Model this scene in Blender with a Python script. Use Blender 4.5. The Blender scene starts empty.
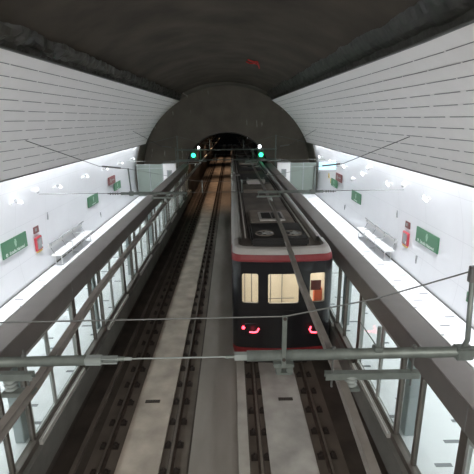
import bpy, bmesh, math, random
from mathutils import Vector, Matrix, noise
random.seed(7)
R = math.radians
scene = bpy.context.scene
C = scene.collection

# ---------------------------------------------------------------- camera, world, big lights, exposure
cam_d = bpy.data.cameras.new('camera'); cam = bpy.data.objects.new('camera', cam_d); C.objects.link(cam)
cam.location = (0.35, 0, 6.95)
cam.rotation_mode = 'QUATERNION'
_q = Matrix.Rotation(R(-0.72), 4, 'Z') @ Matrix.Rotation(R(90 - 15.67), 4, 'X') @ Matrix.Rotation(R(-0.55), 4, 'Z')
cam.rotation_quaternion = _q.to_quaternion()
cam_d.sensor_width = 36; cam_d.lens = 410 / 474 * 36; cam_d.clip_start = 0.05; cam_d.clip_end = 400
scene.camera = cam
scene.view_settings.view_transform = 'Standard'; scene.view_settings.look = 'None'
scene.view_settings.gamma = 1; scene.view_settings.use_curve_mapping = False
scene.view_settings.exposure = 0.25
w = bpy.data.worlds.new('world'); scene.world = w; w.use_nodes = True
w.node_tree.nodes['Background'].inputs[0].default_value = (0.75, 0.85, 1, 1)
w.node_tree.nodes['Background'].inputs[1].default_value = 0.030

def area(name, loc, target, sx, sy, power, col=(1, 1, 1), spread=180):
    d = bpy.data.lights.new(name, 'AREA'); d.shape = 'RECTANGLE'; d.size = sx; d.size_y = sy
    d.energy = power; d.color = col; d.spread = R(spread)
    o = bpy.data.objects.new(name, d); C.objects.link(o); o.location = loc
    o.rotation_mode = 'QUATERNION'
    z = (Vector(loc) - Vector(target)).normalized()
    x = Vector((0, 1, 0)) if abs(z.y) < 0.9 else Vector((1, 0, 0))
    y = z.cross(x).normalized(); x = y.cross(z)
    o.rotation_quaternion = Matrix((x, y, z)).transposed().to_quaternion()
    return o
COVE = (0.93, 0.97, 1.0)
for s in (-1, 1):
    for k in range(6):   # fluorescent cove runs tucked behind the lower edge of the curved panels
        yc = 2.8 + k * 5.5
        area('cove_light', (s * 6.45, yc, 5.44), (s * 5.3, yc, 1.2), 5.4, 0.14, 92, COVE, 132)
# lit mezzanine hall behind the photographer
area('mezzanine_light', (0, -4.0, 8.6), (0, 12, 5.5), 9.0, 1.2, 800, (1, 0.96, 0.9))

# ---------------------------------------------------------------- materials
def mat(name, col, rough=0.6, metal=0.0, noise_amt=0.0, scale=4.0, bump=0.0, emit=None, es=0.0, coat=0.0, stretch=(1, 1, 1), spec=0.5, detail=4):
    m = bpy.data.materials.new(name); m.use_nodes = True
    nt = m.node_tree; N = nt.nodes; L = nt.links; b = N['Principled BSDF']
    c = (col[0], col[1], col[2], 1)
    b.inputs['Base Color'].default_value = c
    b.inputs['Roughness'].default_value = rough; b.inputs['Metallic'].default_value = metal
    b.inputs['Coat Weight'].default_value = coat; b.inputs['Specular IOR Level'].default_value = spec
    tc = N.new('ShaderNodeTexCoord'); mp = N.new('ShaderNodeMapping'); mp.inputs['Scale'].default_value = stretch
    nz = N.new('ShaderNodeTexNoise'); nz.inputs['Scale'].default_value = scale; nz.inputs['Detail'].default_value = detail
    L.new(tc.outputs['Object'], mp.inputs[0]); L.new(mp.outputs[0], nz.inputs[0])
    mx = N.new('ShaderNodeMix'); mx.data_type = 'RGBA'
    a = max(noise_amt, 0.02)
    mx.inputs[6].default_value = (c[0] * (1 - a), c[1] * (1 - a), c[2] * (1 - a), 1)
    mx.inputs[7].default_value = (min(c[0] * (1 + a), 1), min(c[1] * (1 + a), 1), min(c[2] * (1 + a), 1), 1)
    mr = N.new('ShaderNodeMapRange'); mr.inputs[1].default_value = 0.3; mr.inputs[2].default_value = 0.7
    L.new(nz.outputs[0], mr.inputs[0]); L.new(mr.outputs[0], mx.inputs[0]); L.new(mx.outputs[2], b.inputs['Base Color'])
    if bump:
        bp = N.new('ShaderNodeBump'); bp.inputs['Strength'].default_value = bump; bp.inputs['Distance'].default_value = 0.05
        L.new(nz.outputs[0], bp.inputs['Height']); L.new(bp.outputs[0], b.inputs['Normal'])
    if emit:
        b.inputs['Emission Color'].default_value = (*emit, 1); b.inputs['Emission Strength'].default_value = es
    m['mix'] = mx.name
    return m

def glass_mat(name, tint, gloss=0.12, rough=0.05):
    m = bpy.data.materials.new(name); m.use_nodes = True; nt = m.node_tree; N = nt.nodes; L = nt.links
    N.remove(N['Principled BSDF']); out = N['Material Output']
    t = N.new('ShaderNodeBsdfTransparent'); t.inputs[0].default_value = (*tint, 1)
    g = N.new('ShaderNodeBsdfGlossy'); g.inputs['Roughness'].default_value = rough
    f0 = N.new('ShaderNodeLayerWeight'); f0.inputs[0].default_value = 0.5
    pw = N.new('ShaderNodeMath'); pw.operation = 'POWER'; pw.inputs[1].default_value = 4; L.new(f0.outputs['Facing'], pw.inputs[0])
    f = N.new('ShaderNodeMath'); f.operation = 'MULTIPLY_ADD'; f.inputs[1].default_value = 0.35; f.inputs[2].default_value = gloss * 0.12; L.new(pw.outputs[0], f.inputs[0])
    tc = N.new('ShaderNodeTexCoord'); nz = N.new('ShaderNodeTexNoise'); nz.inputs['Scale'].default_value = 2
    L.new(tc.outputs['Object'], nz.inputs[0])
    bp = N.new('ShaderNodeBump'); bp.inputs['Strength'].default_value = 0.02
    L.new(nz.outputs[0], bp.inputs['Height']); L.new(bp.outputs[0], g.inputs['Normal'])
    mx = N.new('ShaderNodeMixShader'); L.new(f.outputs[0], mx.inputs[0]); L.new(t.outputs[0], mx.inputs[1]); L.new(g.outputs[0], mx.inputs[2])
    L.new(mx.outputs[0], out.inputs[0]); return m

def math_node(nt, op, a, b=None, c=None):
    n = nt.nodes.new('ShaderNodeMath'); n.operation = op
    for i, v in enumerate((a, b, c)):
        if v is None: continue
        if isinstance(v, (int, float)): n.inputs[i].default_value = v
        else: nt.links.new(v, n.inputs[i])
    return n.outputs[0]

def overlay(m, fac_fn, col):
    """mix a second colour over a material's base where fac_fn(nt, x, y, z) is 1"""
    nt = m.node_tree; b = nt.nodes['Principled BSDF']
    prev = b.inputs['Base Color'].links[0].from_socket
    g = nt.nodes.new('ShaderNodeNewGeometry'); s = nt.nodes.new('ShaderNodeSeparateXYZ'); nt.links.new(g.outputs['Position'], s.inputs[0])
    f = fac_fn(nt, s.outputs[0], s.outputs[1], s.outputs[2])
    mx = nt.nodes.new('ShaderNodeMix'); mx.data_type = 'RGBA'
    nt.links.new(f, mx.inputs[0]); nt.links.new(prev, mx.inputs[6]); mx.inputs[7].default_value = (*col, 1)
    nt.links.new(mx.outputs[2], b.inputs['Base Color'])

def near_line(nt, v, period, width, phase=0.0):
    f = math_node(nt, 'FRACT', math_node(nt, 'DIVIDE', math_node(nt, 'ADD', v, 1000 * period + phase), period))
    return math_node(nt, 'LESS_THAN', f, width / period)

M = {}
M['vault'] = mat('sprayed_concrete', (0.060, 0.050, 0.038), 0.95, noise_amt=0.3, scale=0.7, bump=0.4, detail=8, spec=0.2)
M['endwall'] = mat('portal_concrete', (0.155, 0.138, 0.115), 0.95, noise_amt=0.15, scale=0.8, bump=0.2, detail=6, spec=0.2)
def _stain(nt, x, y, z):
    cb = nt.nodes.new('ShaderNodeCombineXYZ'); nt.links.new(math_node(nt, 'MULTIPLY', x, 3.2), cb.inputs[0]); nt.links.new(math_node(nt, 'MULTIPLY', z, 0.8), cb.inputs[2])
    n = nt.nodes.new('ShaderNodeTexNoise'); n.inputs['Scale'].default_value = 1.0; n.inputs['Detail'].default_value = 3; nt.links.new(cb.outputs[0], n.inputs[0])
    r = nt.nodes.new('ShaderNodeMapRange'); r.inputs[1].default_value = 0.66; r.inputs[2].default_value = 0.74; r.inputs[3].default_value = 0; r.inputs[4].default_value = 0.55
    nt.links.new(n.outputs[0], r.inputs[0]); return r.outputs[0]
overlay(M['endwall'], _stain, (0.6, 0.58, 0.54))
M['tunnel'] = mat('dark_tunnel_lining', (0.05, 0.045, 0.04), 0.9, noise_amt=0.4, scale=0.5, bump=0.3)
M['slab'] = mat('trackbed_concrete', (0.125, 0.104, 0.086), 0.9, noise_amt=0.25, scale=1.2, bump=0.1, detail=8)
M['gutter'] = mat('sooty_trackbed', (0.058, 0.046, 0.037), 0.9, noise_amt=0.3, scale=1.5, bump=0.2, detail=8)
M['strip'] = mat('pale_track_slab', (0.42, 0.365, 0.31), 0.9, noise_amt=0.24, scale=1.8, bump=0.08, detail=9)
M['strip2'] = mat('grey_track_slab', (0.35, 0.325, 0.30), 0.9, noise_amt=0.24, scale=1.8, bump=0.08, detail=9)
M['walk'] = mat('walkway_concrete', (0.27, 0.245, 0.22), 0.9, noise_amt=0.2, scale=1.0, bump=0.08, detail=9, stretch=(1, .3, 1))
M['curb'] = mat('kerb_concrete', (0.36, 0.335, 0.30), 0.9, noise_amt=0.15, scale=2)
M['plinth'] = mat('platform_edge_concrete', (0.15, 0.15, 0.135), 0.85, noise_amt=0.2, scale=1.5)
M['rail'] = mat('rail_steel', (0.07, 0.052, 0.042), 0.7, 0.1, noise_amt=0.3, scale=10)
M['railtop'] = mat('polished_rail_head', (0.15, 0.13, 0.11), 0.6, 0.3, noise_amt=0.1, scale=10)
M['clip'] = mat('rusty_fastener', (0.035, 0.026, 0.022), 0.8, noise_amt=0.3, scale=20)
M['wall'] = mat('white_enamel_panel', (0.75, 0.757, 0.785), 0.42, noise_amt=0.02, scale=1.2, bump=0.03, coat=0.0)
def _wallseam(nt, x, y, z):
    a = near_line(nt, z, 1.35, 0.014, 0.62); b = near_line(nt, y, 2.4, 0.014, 0.4)
    return math_node(nt, 'MULTIPLY', math_node(nt, 'MAXIMUM', a, b), 0.30)
overlay(M['wall'], _wallseam, (0.35, 0.36, 0.38))
M['floor'] = mat('white_platform_paving', (0.82, 0.83, 0.85), 0.45, noise_amt=0.025, scale=3)
def _dash(nt, x, y, z):
    ax = math_node(nt, 'ABSOLUTE', x)
    u = math_node(nt, 'DIVIDE', math_node(nt, 'SUBTRACT', ax, 0.0), 0.42)
    col = math_node(nt, 'FLOOR', u); fu = math_node(nt, 'SUBTRACT', u, col)
    inx = math_node(nt, 'LESS_THAN', fu, 0.70)
    v = math_node(nt, 'SUBTRACT', y, math_node(nt, 'MULTIPLY', col, 0.53))
    iny = near_line(nt, v, 1.75, 0.085, 0.9)
    return math_node(nt, 'MULTIPLY', math_node(nt, 'MULTIPLY', inx, iny), 0.95)
overlay(M['floor'], _dash, (0.16, 0.17, 0.18))
M['panel'] = mat('pale_metal_lamella', (0.80, 0.78, 0.755), 0.6, noise_amt=0.02, scale=2)
M['dark'] = mat('dark_void', (0.02, 0.02, 0.02), 0.9)
M['seam'] = mat('dark_slot', (0.20, 0.20, 0.20), 0.9)
M['edge'] = mat('dark_edge_trim', (0.16, 0.16, 0.155), 0.5, 0.4)
M['membrane'] = mat('grey_membrane', (0.042, 0.042, 0.036), 0.4, noise_amt=0.5, scale=2.5, bump=0.5, detail=6)
M['membrane2'] = mat('glint_membrane', (0.070, 0.068, 0.058), 0.4, noise_amt=0.6, scale=1.2, bump=0.5, detail=6)  # lighter copy standing in for glints on the upper left fold
M['header'] = mat('bronze_grey_cladding', (0.172, 0.158, 0.148), 0.55, 0.1, noise_amt=0.06, scale=3)
M['psd'] = mat('door_frame_metal', (0.13, 0.115, 0.10), 0.5, 0.3, noise_amt=0.08, scale=4)
M['psd_pale'] = mat('pale_frame_metal', (0.42, 0.43, 0.41), 0.45, 0.3, noise_amt=0.08, scale=4)
M['threshold'] = mat('threshold_plate', (0.50, 0.49, 0.46), 0.5, 0.2, noise_amt=0.1, scale=6)
M['column'] = mat('painted_column', (0.42, 0.47, 0.48), 0.5, noise_amt=0.04)
M['glass'] = glass_mat('screen_glass', (0.85, 0.885, 0.87), 0.12)
M['glass2'] = glass_mat('end_screen_glass', (0.62, 0.70, 0.67), 0.15)
_n = M['glass2'].node_tree; _o = _n.nodes['Material Output']; _p = _o.inputs[0].links[0].from_socket
_d = _n.nodes.new('ShaderNodeBsdfDiffuse'); _d.inputs[0].default_value = (0.42, 0.48, 0.44, 1); _m = _n.nodes.new('ShaderNodeMixShader'); _m.inputs[0].default_value = 0.45  # pale diffuse share paints in the lit platform's reflection
_n.links.new(_p, _m.inputs[1]); _n.links.new(_d.outputs[0], _m.inputs[2]); _n.links.new(_m.outputs[0], _o.inputs[0])
M['winglass'] = glass_mat('train_window_glass', (0.93, 0.92, 0.88), 0.08)
M['galv'] = mat('galvanised_steel', (0.17, 0.195, 0.18), 0.5, 0.4, noise_amt=0.15, scale=8)
M['alu'] = mat('overhead_conductor_aluminium', (0.29, 0.265, 0.24), 0.5, 0.5, noise_amt=0.1, scale=6)
M['wire'] = mat('steel_wire', (0.16, 0.165, 0.16), 0.5, 0.6)
M['wiredark'] = mat('dark_wire', (0.05, 0.05, 0.05), 0.6)
M['insul'] = mat('grey_insulator', (0.24, 0.27, 0.26), 0.45, noise_amt=0.1)
M['white'] = mat('white_paint', (0.78, 0.78, 0.78), 0.4)
M['grey'] = mat('grey_paint', (0.32, 0.33, 0.34), 0.5)
M['green'] = mat('sign_green', (0.065, 0.185, 0.10), 0.5, noise_amt=0.03)
M['letter'] = mat('sign_lettering', (0.72, 0.80, 0.74), 0.5)
M['emblem'] = mat('sign_emblem', (0.42, 0.60, 0.47), 0.5)
M['maroon'] = mat('sign_maroon', (0.16, 0.05, 0.05), 0.5)
M['red'] = mat('red_box_paint', (0.50, 0.06, 0.08), 0.45)
M['yellow'] = mat('yellow_sign', (0.75, 0.55, 0.12), 0.5)
M['lamp'] = mat('glint_glow', (0.9, 0.9, 0.9), 0.4, emit=(0.95, 0.98, 1), es=1.6)  # glow for the wall glints, which stand for reflections
M['tube'] = mat('lit_tube', (0.9, 0.9, 0.9), 0.4, emit=(0.95, 0.98, 1), es=42)
M['dimlamp'] = mat('lit_distant_lamp', (0.9, 0.9, 0.9), 0.4, emit=(0.9, 0.95, 1), es=14)
M['greenlamp'] = mat('lit_green_signal', (0.05, 0.6, 0.3), 0.4, emit=(0.03, 1, 0.40), es=4)
M['greencase'] = mat('green_signal_case', (0.02, 0.12, 0.06), 0.4)
M['screen'] = mat('lit_display', (0.2, 0.4, 0.5), 0.3, emit=(0.45, 0.78, 0.85), es=1.0, noise_amt=0.2, scale=8)
M['tail'] = mat('lit_red_tail_lamp', (0.8, 0.05, 0.08), 0.4, emit=(1, 0.03, 0.09), es=9)
M['tailcore'] = mat('lit_tail_core', (0.9, 0.4, 0.4), 0.4, emit=(1, 0.04, 0.075), es=5)
M['mask'] = mat('black_cab_mask', (0.012, 0.012, 0.014), 0.28, noise_amt=0.1, coat=0.2)
M['tred'] = mat('red_train_stripe', (0.20, 0.015, 0.018), 0.5, noise_amt=0.08)
M['tbody'] = mat('pale_grey_train_body', (0.42, 0.41, 0.39), 0.45, noise_amt=0.06, scale=2)
M['troof'] = mat('dusty_train_roof', (0.13, 0.115, 0.10), 0.8, noise_amt=0.25, scale=1.5, detail=8)
M['tbox'] = mat('dusty_roof_box', (0.20, 0.175, 0.15), 0.8, noise_amt=0.15, scale=3)
M['tblack'] = mat('black_roof_grille', (0.018, 0.018, 0.018), 0.6)
M['under'] = mat('black_underframe', (0.02, 0.018, 0.017), 0.8)
M['cabin'] = mat('cream_cabin_lining', (0.76, 0.73, 0.66), 0.6, noise_amt=0.03)
M['cabinlamp'] = mat('lit_cabin_strip', (1, 0.9, 0.75), 0.5, emit=(1, 0.93, 0.82), es=4.0)
M['orange'] = mat('orange_seat', (0.75, 0.16, 0.07), 0.6)
M['poster'] = mat('dark_red_notice', (0.13, 0.02, 0.02), 0.6)
M['paintred'] = mat('red_spray_paint', (0.45, 0.03, 0.025), 0.8)

# ---------------------------------------------------------------- mesh helpers
def link_mesh(name, bm, m, parent=None, smooth=False, recalc=True):
    if recalc: bmesh.ops.recalc_face_normals(bm, faces=bm.faces)
    me = bpy.data.meshes.new(name); bm.to_mesh(me); bm.free()
    if smooth:
        for p in me.polygons: p.use_smooth = True
    o = bpy.data.objects.new(name, me); C.objects.link(o)
    for q in (m if isinstance(m, (list, tuple)) else [m]): me.materials.append(q)
    if parent: o.parent = parent
    return o
def box(bm, x0, x1, y0, y1, z0, z1, bev=0.0):
    r = bmesh.ops.create_cube(bm, size=1)
    vs = r['verts']
    for v in vs:
        v.co = Vector(((x0 + x1) / 2 + v.co.x * (x1 - x0), (y0 + y1) / 2 + v.co.y * (y1 - y0), (z0 + z1) / 2 + v.co.z * (z1 - z0)))
    if bev:
        es = {e for v in vs for e in v.link_edges}
        bmesh.ops.bevel(bm, geom=list(es), offset=bev, segments=2, affect='EDGES')
def tube(bm, pts, r, seg=8, caps=True):
    pts = [Vector(p) for p in pts]; rings = []
    rr = r if isinstance(r, (list, tuple)) else [r] * len(pts)
    for i, p in enumerate(pts):
        a = pts[max(i - 1, 0)]; b = pts[min(i + 1, len(pts) - 1)]
        t = (b - a).normalized()
        up = Vector((0, 0, 1)) if abs(t.z) < 0.9 else Vector((0, 1, 0))
        u = t.cross(up).normalized(); v = t.cross(u).normalized()
        rings.append([bm.verts.new(p + rr[i] * (math.cos(2 * math.pi * k / seg) * u + math.sin(2 * math.pi * k / seg) * v)) for k in range(seg)])
    for a, b in zip(rings, rings[1:]):
        for k in range(seg): bm.faces.new((a[k], a[(k + 1) % seg], b[(k + 1) % seg], b[k]))
    if caps: bm.faces.new(rings[0]); bm.faces.new(rings[-1][::-1])
def disc(bm, c, axis, r, h, seg=16):
    c = Vector(c); a = Vector(axis).normalized(); tube(bm, [c, c + a * h], r, seg)
def mkbox(name, m, parent, *a, bev=0.0):
    bm = bmesh.new(); box(bm, *a, bev=bev); return link_mesh(name, bm, m, parent)
def mktube(name, m, parent, pts, r, seg=8):
    bm = bmesh.new(); tube(bm, pts, r, seg); return link_mesh(name, bm, m, parent, smooth=True)
def extrude_profile(bm, prof, y0, y1, closed=True):
    A = [bm.verts.new((x, y0, z)) for x, z in prof]; B = [bm.verts.new((x, y1, z)) for x, z in prof]
    n = len(prof)
    for i in range(n if closed else n - 1):
        j = (i + 1) % n; bm.faces.new((A[i], A[j], B[j], B[i]))
    if closed: bm.faces.new(A[::-1]); bm.faces.new(B)
def struct(o, label=None):
    o['kind'] = 'structure'
    if label: o['label'] = label
    return o
def tag(o, label, cat, group=None, kind=None):
    o['label'] = label; o['category'] = cat
    if group: o['group'] = group
    if kind: o['kind'] = kind
    return o
def thing(name, label, cat, loc=(0, 0, 0), rz=0, group=None):
    o = bpy.data.objects.new(name, None); C.objects.link(o); o.location = loc; o.rotation_euler = (0, 0, rz)
    o.empty_display_size = 0.1
    return tag(o, label, cat, group)
def children(o): return [c for c in o.children]
def copy_tree(o, parent=None):
    c = o.copy(); C.objects.link(c); c.parent = parent
    for ch in list(o.children): copy_tree(ch, c)
    return c

# ---------------------------------------------------------------- the setting
ZC, RV, RP = 2.6, 7.3, 6.9
YE, YW = 33.0, 36.5          # platform end, end wall
def circ(r, a): return (r * math.sin(a), ZC + r * math.cos(a))       # angle from the crown
def ang_z(r, z): return math.acos((z - ZC) / r)

def arc_shell(name, m, r, a0, a1, y0, y1, n, ny=1, th=0.15, bumpy=0.0, label=None):
    bm = bmesh.new(); rows = []
    for j in range(ny + 1):
        y = y0 + (y1 - y0) * j / ny; row = []
        for i in range(n + 1):
            a = a0 + (a1 - a0) * i / n
            rr = r + (bumpy * noise.noise(Vector((a * 5, y * 0.8, 3))) if bumpy else 0)
            x, z = circ(rr, a); row.append(bm.verts.new((x, y, z)))
        rows.append(row)
    for j in range(ny):
        for i in range(n): bm.faces.new((rows[j][i], rows[j][i + 1], rows[j + 1][i + 1], rows[j + 1][i]))
    o = link_mesh(name, bm, m, smooth=True)
    md = o.modifiers.new('s', 'SOLIDIFY'); md.thickness = th; md.offset = 0
    return struct(o, label)
aw = ang_z(RV, 5.35)
arc_shell('ceiling_beyond', M['endwall'], RV + 0.08, -aw, aw, YE + 0.3, YW, 60, 10, bumpy=0.05)
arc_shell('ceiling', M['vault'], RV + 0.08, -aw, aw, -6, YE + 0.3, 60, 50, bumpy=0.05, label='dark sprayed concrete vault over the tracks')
for s, nm in ((-1, 'left'), (1, 'right')):
    # white wall: from the platform up behind the curved panel
    a0, a1 = ang_z(RV, 1.05), ang_z(RV, 5.75)
    o = arc_shell('wall_' + nm, M['wall'], RV, s * a0, s * a1, -1, YE, 14, 2, th=0.05, label='curved white wall behind the platform')
    # dark tunnel wall beyond the platform end
    arc_shell('wall_%s_beyond' % nm, M['endwall'], RV + 0.02, s * ang_z(RV, -1.0), s * aw, YE, YW, 16, 10, th=0.1)
    lo, hi = sorted((s * 7.24, s * 7.10))
    struct(mkbox('baseboard_' + nm, M['edge'], None, min(s * 7.12, s * 7.15), max(s * 7.12, s * 7.15), -1, YE, 1.25, 1.29))
    # platform slab and its edge beam
    bm = bmesh.new(); x0, x1 = sorted((s * 3.30, s * 7.4)); box(bm, x0, x1, -1, YE, 1.05, 1.25)
    struct(link_mesh('floor_' + nm, bm, M['floor']), 'white paved platform floor')
    x0, x1 = sorted((s * 3.17, s * 3.42)); struct(mkbox('trim_' + ('1' if s < 0 else '2'), M['plinth'], None, x0, x1, -1, YE + 3, 0.70, 1.235))
    x0, x1 = sorted((s * 3.55, s * 3.75)); struct(mkbox('wall_%s_lower' % nm, M['gutter'], None, x0, x1, -1, YW, -0.2, 1.05))
    # service walkway beyond the platform end
    x0, x1 = sorted((s * 3.45, s * 7.25)); struct(mkbox('floor_%s_beyond' % nm, M['gutter'], None, x0, x1, YE, YW, 0.9, 1.2))

# curved lamella panels: 12 rows with slotted joints, real gaps of dark between the rows
NR = 12
for s, nm in ((-1, 'left'), (1, 'right')):
    ab = ang_z(RP, 5.37)
    at_near, at_far = math.asin(3.88 / RP), math.asin(3.5 / RP)
    bm = bmesh.new(); ns = 34
    bmd = bmesh.new()
    for r_ in range(NR):
        for j in range(ns):
            ya, yb = -1 + (YE + 1) * j / ns, -1 + (YE + 1) * (j + 1) / ns
            vs = []
            for (y, e) in ((ya, 0), (yb, 0), (yb, 1), (ya, 1)):
                t = max(0, (y - 8)) / (YE - 8)
                at = at_near + (at_far - at_near) * t
                # each lamella leans slightly over the one below
                g = 0.0
                f = (r_ + (g if e == 0 and r_ else 0)) / NR if e == 0 else (r_ + 1) / NR
                a = ab + (at - ab) * f
                rr = RP
                x, z = circ(rr, s * a); vs.append(bm.verts.new((x, y, z)))
            bm.faces.new(vs)
    bmesh.ops.remove_doubles(bm, verts=bm.verts, dist=0.0005)
    o = link_mesh('wall_%s_panelling' % nm, bm, M['panel']); md = o.modifiers.new('s', 'SOLIDIFY'); md.thickness = 0.012; md.offset = 0
    struct(o, 'curved pale grey slatted panelling overhanging the platform')
    # slot joints: short dark slots along every joint
    bm = bmesh.new()
    for r_ in range(1, NR):
        y = -1 + random.random() * 1.2
        per = 1.25
        while y < YE - 0.3:
            t = max(0, (y - 8)) / (YE - 8); at = at_near + (at_far - at_near) * t
            a = ab + (at - ab) * r_ / NR
            ln = 1.04 if r_ < 9 else 1.18
            yb = min(y + ln, YE)
            vs = []
            for yy, da in ((y, -0.0012), (yb, -0.0012), (yb, 0.0012), (y, 0.0012)):
                tt = max(0, (yy - 8)) / (YE - 8); att = at_near + (at_far - at_near) * tt
                aa = ab + (att - ab) * r_ / NR + da
                x, z = circ(RP - 0.010, s * aa); vs.append(bm.verts.new((x, yy, z)))
            bm.faces.new(vs); y += per
    o = link_mesh('trim_%s_slots' % nm, bm, M['seam']); md = o.modifiers.new('s', 'SOLIDIFY'); md.thickness = 0.004
    struct(o)
    # backing sheet behind the lamellas, lower edge rail and top rail
    bm = bmesh.new(); bmt = bmesh.new()
    rows = []
    for j in range(ns + 1):
        y = -1 + (YE + 1) * j / ns; t = max(0, (y - 8)) / (YE - 8); at = at_near + (at_far - at_near) * t
        rows.append([bm.verts.new((circ(RP + 0.06, s * (ab + (at - ab) * k / 8))[0], y, circ(RP + 0.06, s * (ab + (at - ab) * k / 8))[1])) for k in range(9)])
    for a_, b_ in zip(rows, rows[1:]):
        for k in range(8): bm.faces.new((a_[k], a_[k + 1], b_[k + 1], b_[k]))
    struct(link_mesh('wall_%s_backing' % nm, bm, M['edge']))
    x, z = circ(RP + 0.01, s * (ab + 0.002)); struct(mkbox('trim_%s_lower_edge' % nm, M['edge'], None, x - 0.03, x + 0.03, -1, YE, z - 0.03, z + 0.015))
    pts = []
    for j in range(ns + 1):
        y = -1 + (YE + 1) * j / ns; t = max(0, (y - 8)) / (YE - 8); at = at_near + (at_far - at_near) * t
        x, z = circ(RP + 0.0, s * (at - 0.003)); pts.append((x, y, z))
    tube(bmt, pts, 0.028, 6); struct(link_mesh('trim_%s_upper_edge' % nm, bmt, M['edge']))
    # folded membrane hanging between panel top and vault, in two ragged overlapping strips
    for q, (ra, aa, rb, ab2) in enumerate(((7.02, 0.035, 7.20, -0.005), (7.16, 0.02, 7.34, -0.045))):
        bm = bmesh.new(); rows = []; n2 = 260; kk = 6
        for j in range(n2 + 1):
            y = -1 + (YE + 2.0) * j / n2; t = max(0, (y - 8)) / (YE - 8)
            at = at_near + (at_far - at_near) * t
            off = 0.0 if s < 0 else (-0.035 if q else -0.01)
            row = []
            for k in range(kk + 1):
                f = k / kk
                a = at + aa + (ab2 + off - aa) * f + (0.014 if s < 0 else 0.006) * noise.noise(Vector((y * 0.9, q * 7 + s, 1))) * (k > 3) + 0.004 * noise.noise(Vector((y * 4, q * 3 + s, f * 2)))
                r1 = ra + (rb - ra) * f - 0.11 * math.sin(f * math.pi) + (0.09 if s < 0 else 0.03) * noise.noise(Vector((y * 1.6 + f * 2, f * 2, q * 5 + s))) + (0.05 if s < 0 else 0.015) * noise.noise(Vector((y * 5 - f * 3, f * 3, q + s)))
                x, z = circ(r1, s * a); row.append(bm.verts.new((x, y, z)))
            rows.append(row)
        for a_, b_ in zip(rows, rows[1:]):
            for k in range(kk): bm.faces.new((a_[k], a_[k + 1], b_[k + 1], b_[k]))
        o = link_mesh('trim_%s_membrane' % nm, bm, M['membrane2' if q and s < 0 else 'membrane'], smooth=False); md = o.modifiers.new('s', 'SOLIDIFY'); md.thickness = 0.01
        struct(o, 'crumpled grey membrane edge above the panelling')

# cove tubes (the fittings whose light washes the wall tops)
tube0 = None
for s in (-1, 1):
    for k in range(17):
        y = 0.5 + k * 1.95
        if tube0 is None:
            bm = bmesh.new(); tube(bm, [(0, -0.8, 0), (0, 0.8, 0)], 0.035, 8); o = link_mesh('cove_tube_lamp', bm, M['tube'], smooth=True); tube0 = o
        else:
            o = tube0.copy(); C.objects.link(o)
        o.location = (s * 6.60, y, 5.46)
        tag(o, 'white tube light in the cove under the %s curved panels' % ('left' if s < 0 else 'right'), 'tube light', 'cove tube lights on the %s wall' % ('left' if s < 0 else 'right'))

# end wall with the running tunnel mouth
def mouth(t):        # t from 0..pi, arch
    return (3.62 * math.cos(t), 2.9 + 3.25 * math.sin(t))
bm = bmesh.new(); n = 48
out = [(-7.6, -0.5), (-7.6, 2.6)] + [circ(7.6, -math.pi / 2 + math.pi * i / n) for i in range(1, n)] + [(7.6, 2.6), (7.6, -0.5)]
inn = [(-3.62, -0.5), (-3.62, 2.9)] + [(-mouth(math.pi * i / n)[0], mouth(math.pi * i / n)[1]) for i in range(1, n)] + [(3.62, 2.9), (3.62, -0.5)]
O_ = [bm.verts.new((x, YW, z)) for x, z in out]; I_ = [bm.verts.new((x, YW, z)) for x, z in inn]
for i in range(len(out) - 1): bm.faces.new((O_[i], O_[i + 1], I_[i + 1], I_[i]))
o = link_mesh('wall_far', bm, M['endwall']); md = o.modifiers.new('s', 'SOLIDIFY'); md.thickness = 0.5; md.offset = 1 if False else 0
struct(o, 'far concrete wall pierced by the tunnel mouth')
bm = bmesh.new(); rows = []
for j in range(30):
    y = YW + j * 3.2
    rows.append([bm.verts.new((x * 1.0 + noise.noise(Vector((x, y, z))) * 0.08, y, z)) for x, z in inn])
for a_, b_ in zip(rows, rows[1:]):
    for k in range(len(inn) - 1): bm.faces.new((a_[k], a_[k + 1], b_[k + 1], b_[k]))
o = link_mesh('ceiling_running_tunnel', bm, M['tunnel'], smooth=True); md = o.modifiers.new('s', 'SOLIDIFY'); md.thickness = 0.1
struct(o, 'dark running tunnel beyond the far wall')
bm = bmesh.new(); rows = []
struct(mkbox('wall_tunnel_end', M['dark'], None, -5, 5, 136, 136.3, -1, 7))
# wall closing the hall behind the photographer (mezzanine side)
# trackbed
YT = 136
struct(mkbox('floor_trackbed', M['gutter'], None, -3.7, 3.7, -1, YT, -0.45, -0.17), 'dark trackbed concrete')
def fl(name, m, x0, x1, z1, z0=-0.2, y1=YT, label=None):
    bm = bmesh.new(); box(bm, x0, x1, -1, y1, z0, z1, bev=0.0); return struct(link_mesh(name, bm, m), label)
fl('floor_left_bed', M['slab'], -2.85, -0.68, -0.165)
fl('floor_right_bed', M['slab'], 0.68, 2.75, -0.165)
fl('floor_left_slab', M['strip'], -2.17, -1.25, -0.07, label='pale slab between the left rails')
fl('floor_right_slab', M['strip2'], 1.10, 2.10, -0.07, label='grey slab between the right rails')
fl('floor_walkway', M['walk'], -0.62, 0.43, -0.02, label='concrete walkway between the two tracks')
fl('trim_3', M['curb'], 0.43, 0.66, 0.10, label='pale kerb beside the right track')
fl('trim_4', M['slab'], -3.13, -3.03, -0.08)

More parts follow.
